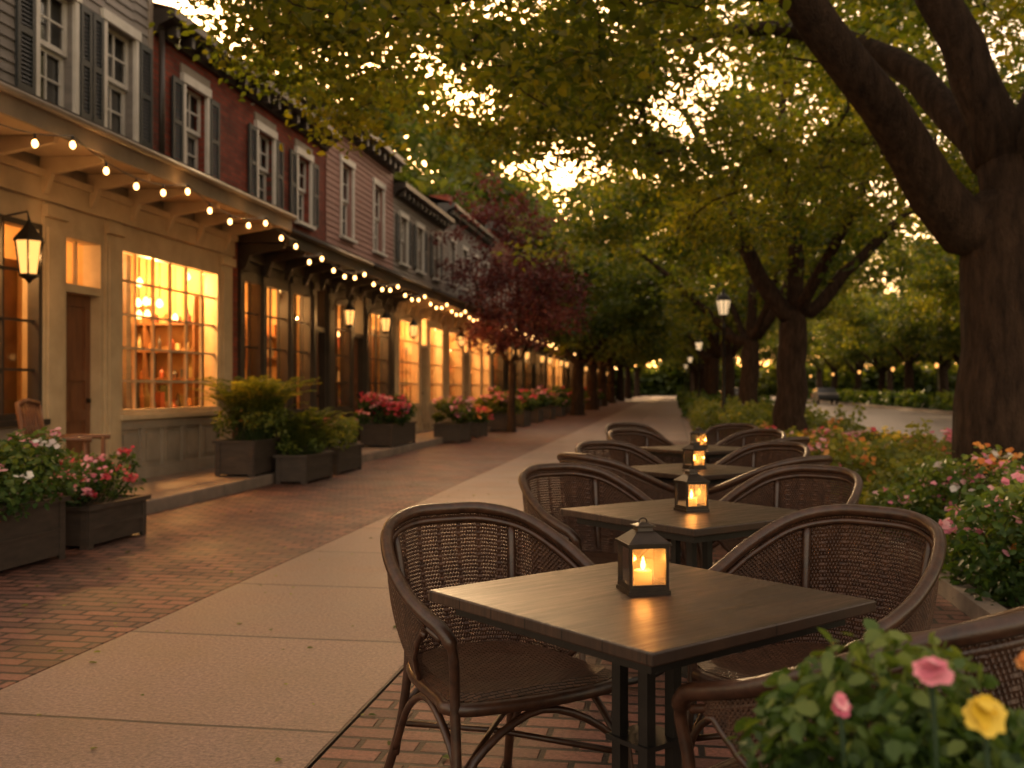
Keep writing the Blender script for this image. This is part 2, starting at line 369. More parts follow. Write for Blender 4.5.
# ================================================================ BUILDINGS
XF=-6.5
def board(o,part,mat,y0,y1,z0,z1,h=.115):
    z=z0
    while z<z1-.01:
        zt=min(z+h,z1)
        o.add(part,mat,[(XF+.022,y0,z),(XF+.022,y1,z),(XF+.004,y1,zt),(XF+.004,y0,zt),(XF-.005,y0,z),(XF-.005,y1,z)],[(0,1,2,3),(4,5,1,0)])
        z=zt
    o.box(part,mat,XF-.25,XF,y0,y1,z0,z1)
def wrect(o,mat,y0,y1,z0,z1,side):
    if y1-y0<.005 or z1-z0<.005: return
    if side: board(o,'walls',mat,y0,y1,z0,z1)
    else: o.box('walls',mat,XF-.25,XF,y0,y1,z0,z1)
def sash(o,yc,w,zb,zt,shut=True,trim=None,grid=(2,1)):
    trim=trim or M_white; y0,y1=yc-w/2,yc+w/2; zm=(zb+zt)/2; t=.055
    P='windows'
    o.box(P,M_pane,XF-.16,XF-.15,y0,y1,zb,zt)
    o.box(P,trim,XF-.12,XF+.045,y0-.07,y0-.002,zb-.02,zt+.0); o.box(P,trim,XF-.12,XF+.045,y1+.002,y1+.07,zb-.02,zt+.0)
    o.box(P,trim,XF-.12,XF+.06,y0-.10,y1+.10,zt+.002,zt+.12); o.box(P,trim,XF-.12,XF+.10,y0-.11,y1+.11,zb-.08,zb-.022)
    for a,b,x in ((zb,zm,XF-.10),(zm+.001,zt,XF-.06)):
        o.box(P,trim,x-.03,x,y0,y0+t,a,b); o.box(P,trim,x-.03,x,y1-t,y1,a,b)
        o.box(P,trim,x-.03,x-.001,y0+t,y1-t,a,a+t); o.box(P,trim,x-.03,x-.001,y0+t,y1-t,b-t*.8,b)
        for k in range(1,grid[0]):
            y=y0+(y1-y0)*k/grid[0]; o.box(P,trim,x-.025,x-.004,y-.012,y+.012,a+t,b-t*.8)
        for k in range(1,grid[1]+1):
            z=a+(b-a)*k/(grid[1]+1); o.box(P,trim,x-.024,x-.005,y0+t,y1-t,z-.011,z+.011)
    if shut:
        sw=w*.46
        for a,b in ((y0-.09-sw,y0-.09),(y1+.09,y1+.09+sw)):
            o.box('shutters',M_dgreen,XF+.022,XF+.055,a,a+.05,zb,zt); o.box('shutters',M_dgreen,XF+.022,XF+.055,b-.05,b,zb,zt)
            for z in (zb,zm-.04,zt-.07): o.box('shutters',M_dgreen,XF+.023,XF+.054,a+.05,b-.05,z,z+.07)
            z=zb+.09
            while z<zt-.09:
                o.add('shutters',M_dgreen,[(XF+.05,a+.05,z),(XF+.05,b-.05,z),(XF+.024,b-.05,z+.045),(XF+.024,a+.05,z+.045)],[(0,1,2,3)]); z+=.045
def upper(o,y0,y1,z0,z1,mat,side,wins,zb,zt,shut=True,trim=None,w=.8,grid=(2,1)):
    ys=[y0]
    for c in wins: ys+= [c-w/2,c+w/2]
    ys.append(y1)
    for i in range(0,len(ys),2): wrect(o,mat,ys[i],ys[i+1],z0,z1,side)
    for c in wins:
        wrect(o,mat,c-w/2,c+w/2,z0,zb,side); wrect(o,mat,c-w/2,c+w/2,zt,z1,side); sash(o,c,w,zb,zt,shut,trim,grid)
def cornice(o,y0,y1,z,mat,proj=.32):
    pr=[(XF-.2,z),(XF+.06,z),(XF+.10,z+.10),(XF+proj*.8,z+.16),(XF+proj,z+.19),(XF+proj,z+.30),(XF-.2,z+.30)]
    o.prism('roof_cornice',mat,pr,y0+.01,y1-.01)
    y=y0+.2
    while y<y1-.2:
        o.box('roof_cornice',mat,XF+.11,XF+proj*.75,y,y+.09,z+.0,z+.14); y+=.42
    o.add('roof',M_roof,[(XF+proj-.02,y0,z+.302),(XF+proj-.02,y1,z+.302),(XF-4,y1,z+1.5),(XF-4,y0,z+1.5),(XF-9,y1,z+.3),(XF-9,y0,z+.3)],[(0,1,2,3),(3,2,4,5)])
def body(o,y0,y1,z1,mat):
    o.box('walls',mat,XF-9,XF-3.2,y0+.01,y1-.01,-.1,z1)
    o.box('walls',mat,XF-3.2,XF-.26,y0+.005,y0+.12,-.1,z1); o.box('walls',mat,XF-3.2,XF-.26,y1-.12,y1-.005,-.1,z1)
    o.box('walls',mat,XF-3.2,XF-.26,y0+.12,y1-.12,3.52,3.8)
def shopwin(o,y0,y1,zb,zt,trim,nx,ny,t=.06):
    P='shop_windows'
    o.box(P,trim,XF-.10,XF+.03,y0,y0+t,zb,zt); o.box(P,trim,XF-.10,XF+.03,y1-t,y1,zb,zt)
    o.box(P,trim,XF-.10,XF+.029,y0+t,y1-t,zb,zb+t); o.box(P,trim,XF-.10,XF+.029,y0+t,y1-t,zt-t,zt)
    o.box(P,trim,XF-.02,XF+.10,y0-.04,y1+.04,zb-.06,zb-.002)
    for k in range(1,nx):
        y=y0+(y1-y0)*k/nx; o.box(P,trim,XF-.06,XF-.018,y-.014,y+.014,zb+t,zt-t)
    for k in range(1,ny):
        z=zb+(zt-zb)*k/ny; o.box(P,trim,XF-.058,XF-.020,y0+t,y1-t,z-.013,z+.013)
    o.add('shop_glass',M_glass,[(XF-.04,y0+t,zb+t),(XF-.04,y1-t,zb+t),(XF-.04,y1-t,zt-t),(XF-.04,y0+t,zt-t)],[(0,1,2,3)])
def bulkhead(o,y0,y1,z0,z1,mat,np_):
    o.box('shopfront',mat,XF-.12,XF,y0,y1,z0,z1)
    o.box('shopfront',mat,XF+.001,XF+.05,y0,y1,z0+.001,z0+.14); o.box('shopfront',mat,XF+.001,XF+.04,y0,y1,z1-.10,z1-.003)
    for k in range(np_+1):
        y=y0+(y1-y0)*k/np_; a=max(y0,y-.05); b=min(y1,y+.05); o.box('shopfront',mat,XF+.001,XF+.036,a,b,z0+.142,z1-.102)
    for k in range(np_):
        a=y0+(y1-y0)*k/np_+.11; b=y0+(y1-y0)*(k+1)/np_-.11
        o.box('shopfront',mat,XF+.001,XF+.018,a,b,z0+.21,z1-.16)
def pil(o,y0,y1,z0,z1,mat):
    o.box('shopfront',mat,XF-.2,XF+.05,y0,y1,z0,z1)
    o.box('shopfront',mat,XF+.051,XF+.10,y0-.02,y1+.02,z0,z0+.22); o.box('shopfront',mat,XF+.051,XF+.10,y0-.02,y1+.02,z1-.16,z1-.04)
    if y1-y0>.22: o.box('shopfront',mat,XF+.051,XF+.068,y0+.05,y1-.05,z0+.32,z1-.26)
def door(o,y0,y1,z0,zd,zt,trim):
    o.box('shopfront',trim,XF-.2,XF+.02,y0,y0+.07,z0,zt); o.box('shopfront',trim,XF-.2,XF+.02,y1-.07,y1,z0,zt)
    o.box('shopfront',trim,XF-.2,XF+.018,y0+.07,y1-.07,zd,zd+.09); o.box('shopfront',trim,XF-.2,XF+.018,y0+.07,y1-.07,zt-.06,zt)
    a,b=y0+.075,y1-.075; X=XF-.13
    o.box('door',M_door,X-.02,X,a,b,z0,zd-.004)
    o.box('door',M_door,X+.001,X+.025,a,a+.1,z0,zd-.004); o.box('door',M_door,X+.001,X+.025,b-.1,b,z0,zd-.004)
    for z in (z0,z0+.75,z0+1.2,zd-.13): o.box('door',M_door,X+.001,X+.024,a+.1,b-.1,z,z+.12)
    o.box('door',M_bronze,X+.03,X+.07,b-.085,b-.055,z0+.95,z0+1.0)
    o.add('shop_glass',M_glass,[(XF-.1,a,zd+.09),(XF-.1,b,zd+.09),(XF-.1,b,zt-.06),(XF-.1,a,zt-.06)],[(0,1,2,3)])
    m=(a+b)/2; o.box('shopfront',trim,XF-.11,XF-.07,m-.012,m+.012,zd+.09,zt-.06)
goods=[pmat('goods_%d'%i,c,None,5,.45,0) for i,c in enumerate([(.5,.2,.06),(.6,.45,.22),(.16,.05,.03),(.3,.22,.08),(.65,.55,.4),(.06,.04,.03),(.4,.09,.04),(.12,.15,.06)])]
def stock(o,P,ax,x0,x1,y0,y1,z,hmax):
    t=(x0 if ax=='x' else y0)+.05; end=(x1 if ax=='x' else y1)-.12
    while t<end:
        w=random.uniform(.06,.16); h=random.uniform(.1,hmax); m=random.choice(goods)
        if ax=='y': cx,cy=(x0+x1)/2,t+w/2
        else: cx,cy=t+w/2,(y0+y1)/2
        if random.random()<.6: o.lathe(P,m,[(w*.4,0),(w*.45,h*.5),(w*.16,h*.75),(w*.13,h*.9),(w*.2,h)],(cx,cy,z+.001),8)
        else: o.box(P,m,cx-w*.4,cx+w*.4,cy-w*.4,cy+w*.4,z+.001,z+h)
        t+=w+random.uniform(.01,.09)
def room(o,y0,y1,watt,shelves=True,depth=1.7,warm=(1,.50,.15),nb=4):
    xb=XF-.26-depth; z0,z1=.13,3.5; P='interior'
    o.box(P,M_room,xb-.05,xb,y0,y1,z0,z1)
    o.box(P,M_wood,xb,XF-.22,y0,y1,z0-.1,z0+.001)
    o.box(P,M_room,xb,XF-.22,y0,y1,z1-.1,z1)
    o.box(P,M_room,xb,XF-.22,y0-.04,y0,z0,z1); o.box(P,M_room,xb,XF-.22,y1,y1+.04,z0,z1)
    if shelves:
        for z in (1.0,1.4,1.8,2.2):
            o.box(P,M_wood,xb,xb+.3,y0+.1,y1-.4,z-.03,z); stock(o,P,'y',xb+.02,xb+.28,y0+.12,y1-.42,z,.32)
            o.box(P,M_wood,xb+.05,XF-.35,y1-.28,y1-.001,z-.03,z); stock(o,P,'x',xb+.08,XF-.35,y1-.26,y1-.02,z,.32)
        for x in (xb+.04,(xb+XF)/2-.15,XF-.36): o.box(P,M_wood,x,x+.03,y1-.285,y1-.002,z0,2.6)
        k=y0+1.1
        while k<y1-.6: o.box(P,M_wood,xb+.001,xb+.31,k,k+.03,z0,2.6); k+=1.1
        o.box(P,M_wood,XF-.75,XF-.2,y0+.15,y1-.35,.84,.89)
        for xx in (XF-.34,XF-.58): stock(o,P,'y',xx-.06,xx+.06,y0+.2,y1-.4,.89,.5)
        o.box(P,M_wood,xb+.001,xb+.03,(y0+y1)/2-.4,(y0+y1)/2+.3,2.55,3.0)
    for k in range(nb):
        y=y0+(y1-y0)*(k+.5)/nb+random.uniform(-.12,.12); x=XF-.32-random.uniform(0,.9); z=random.uniform(2.2,2.85)
        o.tube(P,M_black,[(x,y,z1-.1),(x,y,z+.08)],.006,4); o.lathe(P,M_bulb,[(.01,-.05),(.04,-.03),(.048,0),(.035,.04),(.015,.07)],(x,y,z),8)
    n=max(1,round((y1-y0)/1.8))
    for k in range(n): o.light((XF-.75,y0+(y1-y0)*(k+.5)/n,2.75),watt,warm,.07,'pendant_lamp')
def canopy(o,y0,y1,xo,zf,mat,under,br=.85):
    pr=[(XF+.051,zf+.02),(xo,zf),(xo,zf+.16)]
    o.prism('canopy',under,pr+[(XF+.051,zf+.18)],y0,y1)
    o.prism('canopy',M_roof,[(xo+.06,zf+.162),(xo+.06,zf+.215),(XF+.03,zf+.48),(XF+.03,zf+.185)],y0,y1)
    o.box('canopy',mat,xo+.001,xo+.035,y0,y1,zf-.05,zf+.155)
    o.tube('gutter',mat,[(xo+.075,y0+.01,zf+.15),(xo+.075,y1-.01,zf+.15)],.038,8)
    y=y0+.15
    while y<y1:
        o.prism('canopy',under,[(XF+.06,zf-.36),(XF+.12,zf-.36),(XF+.2,zf-.16),(xo-.12,zf-.07),(xo-.1,zf-.003),(XF+.06,zf+.012)],y,y+.07); y+=br
def wall_lantern(o,x,y,z,s=1,w=7):
    P='wall_lantern'; f=lambda a:a*s
    o.tube(P,M_black,[(XF+.05,y,z+f(.12)),(XF+.14,y,z+f(.40)),(x-.02,y,z+f(.44)),(x,y,z+f(.36))],.012,6)
    o.lathe(P,M_black,[(f(.015),f(.36)),(f(.03),f(.32)),(f(.06),f(.28)),(f(.15),f(.17)),(f(.155),f(.155))],(x,y,z),6)
    o.lathe(P,M_lampglass,[(f(.085),f(-.16)),(f(.125),f(.152))],(x,y,z),6)
    for k in range(6):
        q=2*math.pi*k/6; c,s_=math.cos(q),math.sin(q)
        o.tube(P,M_black,[(x+c*f(.09),y+s_*f(.09),z-f(.165)),(x+c*f(.132),y+s_*f(.132),z+f(.155))],f(.011),4)
    o.lathe(P,M_black,[(f(.01),f(-.25)),(f(.04),f(-.21)),(f(.098),f(-.18)),(f(.098),f(-.16))],(x,y,z),6)
    if w: o.light((x+f(.2),y,z),w,(1,.5,.16),.02,'lantern_light')

o=Obj('clapboard_shop_house'); A0,A1=5.2,11.74
upper(o,A0,A1,3.8,7.0,M_siding,True,[6.5,8.1,9.75,11.0],4.25,5.5,True,w=.62)
cornice(o,A0,A1,7.0,M_creamd); body(o,A0,A1,7.0,M_siding)
o.box('walls',M_creamd,XF-.2,XF+.03,A1-.1,A1-.001,3.85,6.99)
SH=14.02
pil(o,5.25,5.6,.13,3.2,M_cream); bulkhead(o,5.6,7.5,.13,.85,M_creamd,3); shopwin(o,5.6,7.5,.93,2.95,M_cream,4,4)
pil(o,7.5,7.85,.13,3.2,M_cream); bulkhead(o,7.85,9.5,.13,.85,M_creamd,2); shopwin(o,7.85,9.5,.93,2.95,M_dark,3,4)
pil(o,9.5,9.86,.13,3.2,M_cream); door(o,9.86,10.66,.13,2.3,2.95,M_cream)
pil(o,10.66,10.98,.13,3.2,M_cream); bulkhead(o,10.98,13.62,.13,.85,M_creamd,5); shopwin(o,10.98,13.62,.93,2.95,M_cream,6,5)
pil(o,13.62,SH-.01,.13,3.2,M_cream)
for a,b in ((5.6,7.5),(7.85,9.5),(9.86,10.66),(10.98,13.62)): o.box('shopfront',M_cream,XF-.15,XF+.02,a,b,2.951,3.2)
o.box('shopfront',M_cream,XF-.2,XF+.09,5.25,SH-.01,3.201,3.42); o.box('shopfront',M_cream,XF-.2,XF+.14,5.25,SH-.01,3.421,3.5)
o.box('walls',M_creamd,XF-.25,XF+.02,A0,SH-.01,3.501,3.798)
for a,b in ((5.6,7.5),(7.85,9.5),(10.98,13.62)): o.box('shopfront',M_cream,XF-.25,XF-.0,a,b,.851,.868)
room(o,5.5,9.6,85); room(o,9.66,10.76,34,False,nb=1); room(o,10.85,13.85,340,nb=22)
canopy(o,5.0,SH+.1,-5.6,3.62,M_creamd,M_cream)
wall_lantern(o,-6.08,8.72,2.5,1.0,14)
o.tube('downpipe',M_dark,[(XF+.12,5.9,.15),(XF+.12,5.9,3.4)],.04,8)
o.build()
o=Obj('brick_shop_house'); B0,B1=11.742,18.19
upper(o,B0,B1,3.8,5.75,M_brick,False,[12.9,15.3,17.0],4.2,5.35,True,w=.62)
cornice(o,B0,B1,5.75,M_dark); body(o,SH+.01,B1,5.75,M_brick)
o.box('walls',M_brick,XF-9,XF-.26,B0+.01,SH,3.81,5.75)
for c in (12.9,15.3,17.0): o.box('windows',M_creamd,XF+.003,XF+.03,c-.42,c+.42,5.475,5.6)
o.tube('downpipe',M_dark,[(XF+.08,B0+.12,3.9),(XF+.08,B0+.12,5.8)],.04,8)
z1=3.2
o.box('walls',M_brick,XF-.25,XF+.0,SH,14.3,.13,3.5)
bays=[(14.45,15.15),(15.3,16.3),(16.45,17.35)]
pil(o,14.3,14.45,.13,z1,M_dark)
for i,(a,b) in enumerate(bays):
    bulkhead(o,a,b,.13,.75,M_dark,1); shopwin(o,a,b,.83,2.95,M_dark,2 if i==0 else 3,4,.05); o.box('shopfront',M_dark,XF-.15,XF+.02,a,b,2.951,z1); o.box('shopfront',M_dark,XF-.25,XF,a,b,.751,.768)
pil(o,15.15,15.3,.13,z1,M_dark); pil(o,16.3,16.45,.13,z1,M_dark); pil(o,17.35,17.6,.13,z1,M_dark); door(o,17.6,18.18,.13,2.3,z1,M_dark)
o.box('shopfront',M_dark,XF-.2,XF+.09,14.3,B1-.002,z1+.001,3.5); o.box('walls',M_dark,XF-.25,XF+.02,SH,B1-.002,3.501,3.798)
room(o,14.42,17.45,100,nb=8); room(o,17.62,18.1,8,False,nb=1)
canopy(o,SH+.12,B1,-5.65,3.42,M_dark,M_dark)
wall_lantern(o,-6.1,18.4,2.6,.85,9)
o.build()
def house(name,y0,y1,mat,side,top,wins,trim,cant,sfm,bays,watt,zb=4.25,zt=5.7,shut=False,uw=.7,cz=3.42,gable=False):
    o=Obj(name)
    upper(o,y0,y1,3.8,top,mat,side,wins,zb,zt,shut,w=uw); cornice(o,y0,y1,top,cant); body(o,y0,y1,top,mat)
    z1=3.2; last=y0+.002
    for (a,b,k) in bays:
        pil(o,last,a,.13,z1,sfm)
        if k=='d': door(o,a,b,.13,2.3,z1,sfm)
        else:
            bulkhead(o,a,b,.13,.75,sfm,2); shopwin(o,a,b,.83,2.95,sfm,k,4,.05); o.box('shopfront',sfm,XF-.15,XF+.02,a,b,2.951,z1); o.box('shopfront',sfm,XF-.25,XF,a,b,.751,.768)
        last=b
    pil(o,last,y1-.002,.13,z1,sfm)
    o.box('shopfront',sfm,XF-.2,XF+.09,y0+.002,y1-.002,z1+.001,3.5); o.box('walls',cant,XF-.25,XF+.02,y0+.002,y1-.002,3.501,3.798)
    if watt: room(o,y0+.2,y1-.2,watt,nb=int((y1-y0)*1.6))
    canopy(o,y0+.01,y1-.01,-5.65,cz,cant,sfm)
    if gable:
        m=(y0+y1)/2; k=(y1-y0)/2
        for x in (XF+.03,XF-6):
            o.add('gable',mat,[(x,y0+.1,top+.3),(x,y1-.1,top+.3),(x,m,top+.3+k*.75)],[(0,1,2)])
        o.add('roof',M_roof,[(XF+.3,y0-.1,top+.2),(XF+.3,m,top+.36+k*.75),(XF-6.2,m,top+.36+k*.75),(XF-6.2,y0-.1,top+.2),(XF+.3,y1+.1,top+.2),(XF-6.2,y1+.1,top+.2)],[(0,1,2,3),(1,4,5,2)])
    return o
o=house('rose_clapboard_house',18.192,22.8,M_siding2,True,6.3,[19.4,21.6],M_white,M_dark,M_dark,[(18.6,19.6,3),(19.75,20.55,'d'),(20.8,22.4,4)],110,4.3,5.75)
wall_lantern(o,-6.05,20.66,2.6,.85,9); o.build()
o=house('taupe_clapboard_house',22.802,28.2,M_siding3,True,5.8,[23.7,25.3,27.1],M_white,M_dark,M_cream,[(23.2,25.2,5),(25.4,26.1,'d'),(26.3,27.9,4)],200,4.3,5.4,True,.62)
wall_lantern(o,-6.05,23.0,2.6,.8,9); o.build()
o=house('clapboard_house',28.202,35.6,M_siding,True,6.3,[29.2,31,32.8,34.6],M_white,M_dark,M_cream,[(28.6,30.6,5),(30.8,31.6,'d'),(31.8,33.6,4),(33.8,35.3,4)],170,4.4,5.6)
wall_lantern(o,-6.05,28.4,2.6,.85,9); wall_lantern(o,-6.05,33.7,2.6,.85,0); o.build()
specs=[('brown_brick_house',M_brick2,False,7.0,M_dark,130,0),('red_brick_house',M_brick,False,6.2,M_dark,110,0),('painted_house',M_creamd,False,5.9,M_cream,130,0),('red_brick_house',M_brick,False,7.6,M_dark,90,1),
('painted_house',M_siding3,True,6.4,M_cream,90,0),('brown_brick_house',M_brick2,False,7.2,M_dark,90,1),('red_brick_house',M_brick,False,6.3,M_dark,0,0),('painted_house',M_creamd,False,6.6,M_cream,0,1),('brown_brick_house',M_brick2,False,7.2,M_dark,0,0)]
y=35.602
for nm,mt,sd,tp,sf,wt,gb in specs:
    L_=8.0
    o=house(nm,y,y+L_-.004,mt,sd,tp,[y+1.3,y+3.2,y+5.1,y+7.0],M_white,M_dark,sf,[(y+.4,y+2.7,5),(y+2.9,y+3.7,'d'),(y+3.9,y+5.7,4),(y+5.9,y+7.6,4)],wt,4.4,5.6,sd,gable=gb)
    o.box('chimney',M_brick,XF-3.6,XF-2.8,y+5.5,y+6.4,tp+.6,tp+2.4)
    wall_lantern(o,-6.0,y+2.8,2.6,.9,0); wall_lantern(o,-6.0,y+5.8,2.6,.9,0)
    o.build(); y+=L_

o=Obj('string_lights'); yy=4.0; pts=[]; x0=-5.42; i=0
while yy<105:
    t=((yy-4.0)%2.2)/2.2; z=(3.56 if yy<14.1 else 3.36)-.20*4*t*(1-t)*.8; pts.append((x0,yy,z)); 
    if i%2==0:
        o.tube('bulbs',M_black,[(x0,yy,z),(x0,yy,z-.05)],.012,6)
        o.lathe('bulbs',M_bulb,[(.006,-.12),(.021,-.108),(.028,-.085),(.020,-.06),(.010,-.05)],(x0,yy,z),8)
        if (i//2)%3==0 and yy<40: o.light((x0,yy,z-.085),20 if yy<24 else 24,(1,.48,.14),.029,'bulb_light')
    yy+=.275; i+=1
o.tube('wire',M_black,pts,.006,4); o.build()

# ================================================================ PLANTERS AND SHRUBS
def planter(name,x0,x1,y0,y1,h,fh,spread,n,ls,lm,fl,nf,fr=.028,zb=0,strap=False,trail=True,width=1.0):
    o=Obj(name)
    o.box('planter_box',M_planter,x0,x1,y0,y1,zb+.03,zb+h)
    for X in (x0-.012,x1+.001):
        o.box('planter_box',M_planter,X,X+.011,y0,y0+.06,zb,zb+h); o.box('planter_box',M_planter,X,X+.011,y1-.06,y1,zb,zb+h)
        o.box('planter_box',M_planter,X,X+.011,y0+.06,y1-.06,zb+h*.5,zb+h*.5+.02)
    for Y in (y0-.012,y1+.001):
        o.box('planter_box',M_planter,x0,x0+.06,Y,Y+.011,zb,zb+h); o.box('planter_box',M_planter,x1-.06,x1,Y,Y+.011,zb,zb+h)
    t=.035
    o.box('planter_box',M_planter,x0-t,x1+t,y0-t,y0+.02,zb+h+.001,zb+h+.035); o.box('planter_box',M_planter,x0-t,x1+t,y1-.02,y1+t,zb+h+.001,zb+h+.035)
    o.box('planter_box',M_planter,x0-t,x0+.02,y0+.02,y1-.02,zb+h+.001,zb+h+.035); o.box('planter_box',M_planter,x1-.02,x1+t,y0+.02,y1-.02,zb+h+.001,zb+h+.035)
    o.box('soil',M_soil,x0+.02,x1-.02,y0+.02,y1-.02,zb+h,zb+h+.02)
    cx,cy=(x0+x1)/2,(y0+y1)/2; rx,ry=(x1-x0)/2+spread,(y1-y0)/2+spread
    nl=max(20,int(rx*ry*36)); lum=[]
    for _ in range(nl):
        a,b=rng.uniform(-.82,.82),rng.uniform(-.82,.82); e=1-.55*max(abs(a),abs(b))**2
        lum.append((a*rx,b*ry,rng.uniform(.3,.85)*fh*e,rng.uniform(.3,.55)))
    li=rng.integers(nl,size=n); Lm=np.array(lum)[li]; v=norm(rng.normal(size=(n,3)))*rng.uniform(.6,1,(n,1)); r=(Lm[:,3]*min(rx,ry,fh)*.9)[:,None]
    P=np.stack([cx+Lm[:,0],cy+Lm[:,1],zb+h+Lm[:,2]],1)+v*r*np.array([1.1,1.1,.8]); P[:,2]=np.maximum(P[:,2],zb+h-(.15 if trail else 0))
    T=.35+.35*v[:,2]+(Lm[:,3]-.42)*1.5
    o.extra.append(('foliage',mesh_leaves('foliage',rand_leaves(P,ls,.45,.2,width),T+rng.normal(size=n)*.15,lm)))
    for _ in range(min(60,n//40)):
        p=P[rng.integers(n)]; o.tube('stems',M_leafS,[(cx+(p[0]-cx)*.5,cy+(p[1]-cy)*.5,zb+h),(cx+(p[0]-cx)*.85,cy+(p[1]-cy)*.85,(zb+h+p[2])/2),p],.004,4,False)
    if strap:
        # arching fern fronds carrying rows of small leaflets
        PP=[];DD=[];NN=[];TT=[]
        for _ in range(strap):
            q=rng.uniform(0,2*np.pi); b=np.array([cx+rng.uniform(-.5,.5)*rx,cy+rng.uniform(-.5,.5)*ry,zb+h]); ln=rng.uniform(1.0,1.65)*fh; ou=rng.uniform(.3,.95); dr=np.array([np.cos(q),np.sin(q),0]); sd=np.array([-np.sin(q),np.cos(q),0]); tq=rng.uniform(.1,.9)
            pts_=[]
            for k in range(26):
                t_=k/25; p=b+dr*ou*ln*(t_**1.5)*.8+np.array([0,0,ln*(1.45*t_-.62*t_*t_-.10*ou*t_**3)]); pts_.append(tuple(p))
                if k>4:
                    for s_ in (-1,1):
                        PP.append(p); DD.append(sd*s_+dr*.45+np.array([0,0,.15])); NN.append(np.array([0,0,1])+dr*-.3); TT.append(tq)
            o.tube('frond_stems',M_leafY,pts_[::5],.003,4,False)
        PP=np.array(PP); V=leaf_va(PP,np.array(DD)+rng.normal(size=PP.shape)*.12,np.array(NN),rng.uniform(.05,.095,len(PP)),.45,.15)
        o.extra.append(('fronds',mesh_leaves('fronds',V,np.array(TT)+rng.normal(size=len(PP))*.1,M_leafY)))
    for fm in fl:
        hd=max(3,nf//len(fl)//7); idx=rng.integers(n,size=hd*4); H=P[idx]; H=H[np.argsort(-(H[:,2]-.35*H[:,1]+.25*H[:,0]+rng.normal(size=len(H))*.12))[:hd]]
        k=nf//len(fl); Q=H[rng.integers(hd,size=k)]+rng.normal(size=(k,3))*np.array([1,1,.5])*fr*1.2+np.array([.01,-.02,.03])
        V,t=flowers(Q,fr*rng.uniform(.7,1.2,len(Q))); o.extra.append(('flowers',mesh_leaves('flowers',V,t,fm)))
    return o.build()
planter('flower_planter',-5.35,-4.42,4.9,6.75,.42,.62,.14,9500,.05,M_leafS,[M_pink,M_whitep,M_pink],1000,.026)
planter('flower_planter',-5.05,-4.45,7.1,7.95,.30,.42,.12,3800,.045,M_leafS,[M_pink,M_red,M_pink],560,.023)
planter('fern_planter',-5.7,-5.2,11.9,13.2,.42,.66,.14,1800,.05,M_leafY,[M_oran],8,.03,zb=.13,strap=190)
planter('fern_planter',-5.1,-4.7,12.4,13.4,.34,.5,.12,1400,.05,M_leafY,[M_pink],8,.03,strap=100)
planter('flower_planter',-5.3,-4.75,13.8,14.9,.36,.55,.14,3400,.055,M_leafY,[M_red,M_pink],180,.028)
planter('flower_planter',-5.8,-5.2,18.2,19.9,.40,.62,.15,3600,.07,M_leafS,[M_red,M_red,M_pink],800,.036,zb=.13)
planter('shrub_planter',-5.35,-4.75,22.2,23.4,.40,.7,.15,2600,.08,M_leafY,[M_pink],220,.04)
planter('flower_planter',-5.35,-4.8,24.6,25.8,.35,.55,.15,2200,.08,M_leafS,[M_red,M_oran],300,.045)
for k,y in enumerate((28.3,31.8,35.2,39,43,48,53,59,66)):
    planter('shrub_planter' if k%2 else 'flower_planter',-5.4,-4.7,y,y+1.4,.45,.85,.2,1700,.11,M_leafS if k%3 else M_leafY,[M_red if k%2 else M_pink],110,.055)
def bed(name,x0,x1,y0,y1,h,n,ls,lm,fl,nf,fr,dens=3.2,lump=1.0,zb=.06):
    o=Obj(name); nl=int((x1-x0)*(y1-y0)*dens)+4
    lx=rng.uniform(x0,x1,nl); ly=rng.uniform(y0,y1,nl); lr=rng.uniform(.22,.5,nl)*lump; lh=rng.uniform(.35,1,nl)*h; lt=rng.uniform(-.25,.3,nl)
    li=rng.integers(nl,size=n); v=norm(rng.normal(size=(n,3))); v[:,2]=np.abs(v[:,2]); v*=rng.uniform(.7,1,(n,1))
    P=np.stack([np.clip(lx[li]+v[:,0]*lr[li],x0-.1*lump,x1+.1*lump),ly[li]+v[:,1]*lr[li],zb+v[:,2]*lh[li]],1)
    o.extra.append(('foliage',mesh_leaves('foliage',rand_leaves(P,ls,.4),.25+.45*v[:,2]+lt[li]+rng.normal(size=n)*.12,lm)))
    for fm in fl:
        k=nf//len(fl); fs=rng.choice(nl,max(2,nl//3)); ok=np.where(np.isin(li,fs)&(v[:,2]>.35))[0]
        hd=rng.choice(ok,max(2,k//5)); Q=P[hd[rng.integers(len(hd),size=k)]]+rng.normal(size=(k,3))*np.array([1,1,.4])*fr*1.5+np.array([0,0,.04]); V,t=flowers(Q,fr*rng.uniform(.7,1.2,k)); o.extra.append(('flowers',mesh_leaves('flowers',V,t,fm)))
    return o.build()
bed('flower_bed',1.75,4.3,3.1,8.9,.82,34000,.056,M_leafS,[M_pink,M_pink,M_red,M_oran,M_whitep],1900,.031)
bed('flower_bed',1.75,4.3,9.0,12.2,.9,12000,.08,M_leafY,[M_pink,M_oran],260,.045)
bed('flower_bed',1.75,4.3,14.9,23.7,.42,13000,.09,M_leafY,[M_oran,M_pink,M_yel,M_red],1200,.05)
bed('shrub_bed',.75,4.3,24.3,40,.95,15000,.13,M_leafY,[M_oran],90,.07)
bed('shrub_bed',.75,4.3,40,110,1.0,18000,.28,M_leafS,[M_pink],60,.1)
bed('hedge',14.9,16.3,12,120,1.15,30000,.3,M_leafS,[M_oran],60,.12)
bed('distant_treeline',-60,110,165,178,9,42000,1.3,M_leafF,[],0,1,.1,7)
bed('distant_treeline',50,60,10,170,8,32000,1.2,M_leafF,[],0,1,.1,6)
fp=W(.74,1.0); 
planter('flower_planter',fp.x-.42,fp.x+.40,fp.y-.22,fp.y+.22,.56,.41,.10,16000,.026,M_leafS,[M_pink],9,.018)
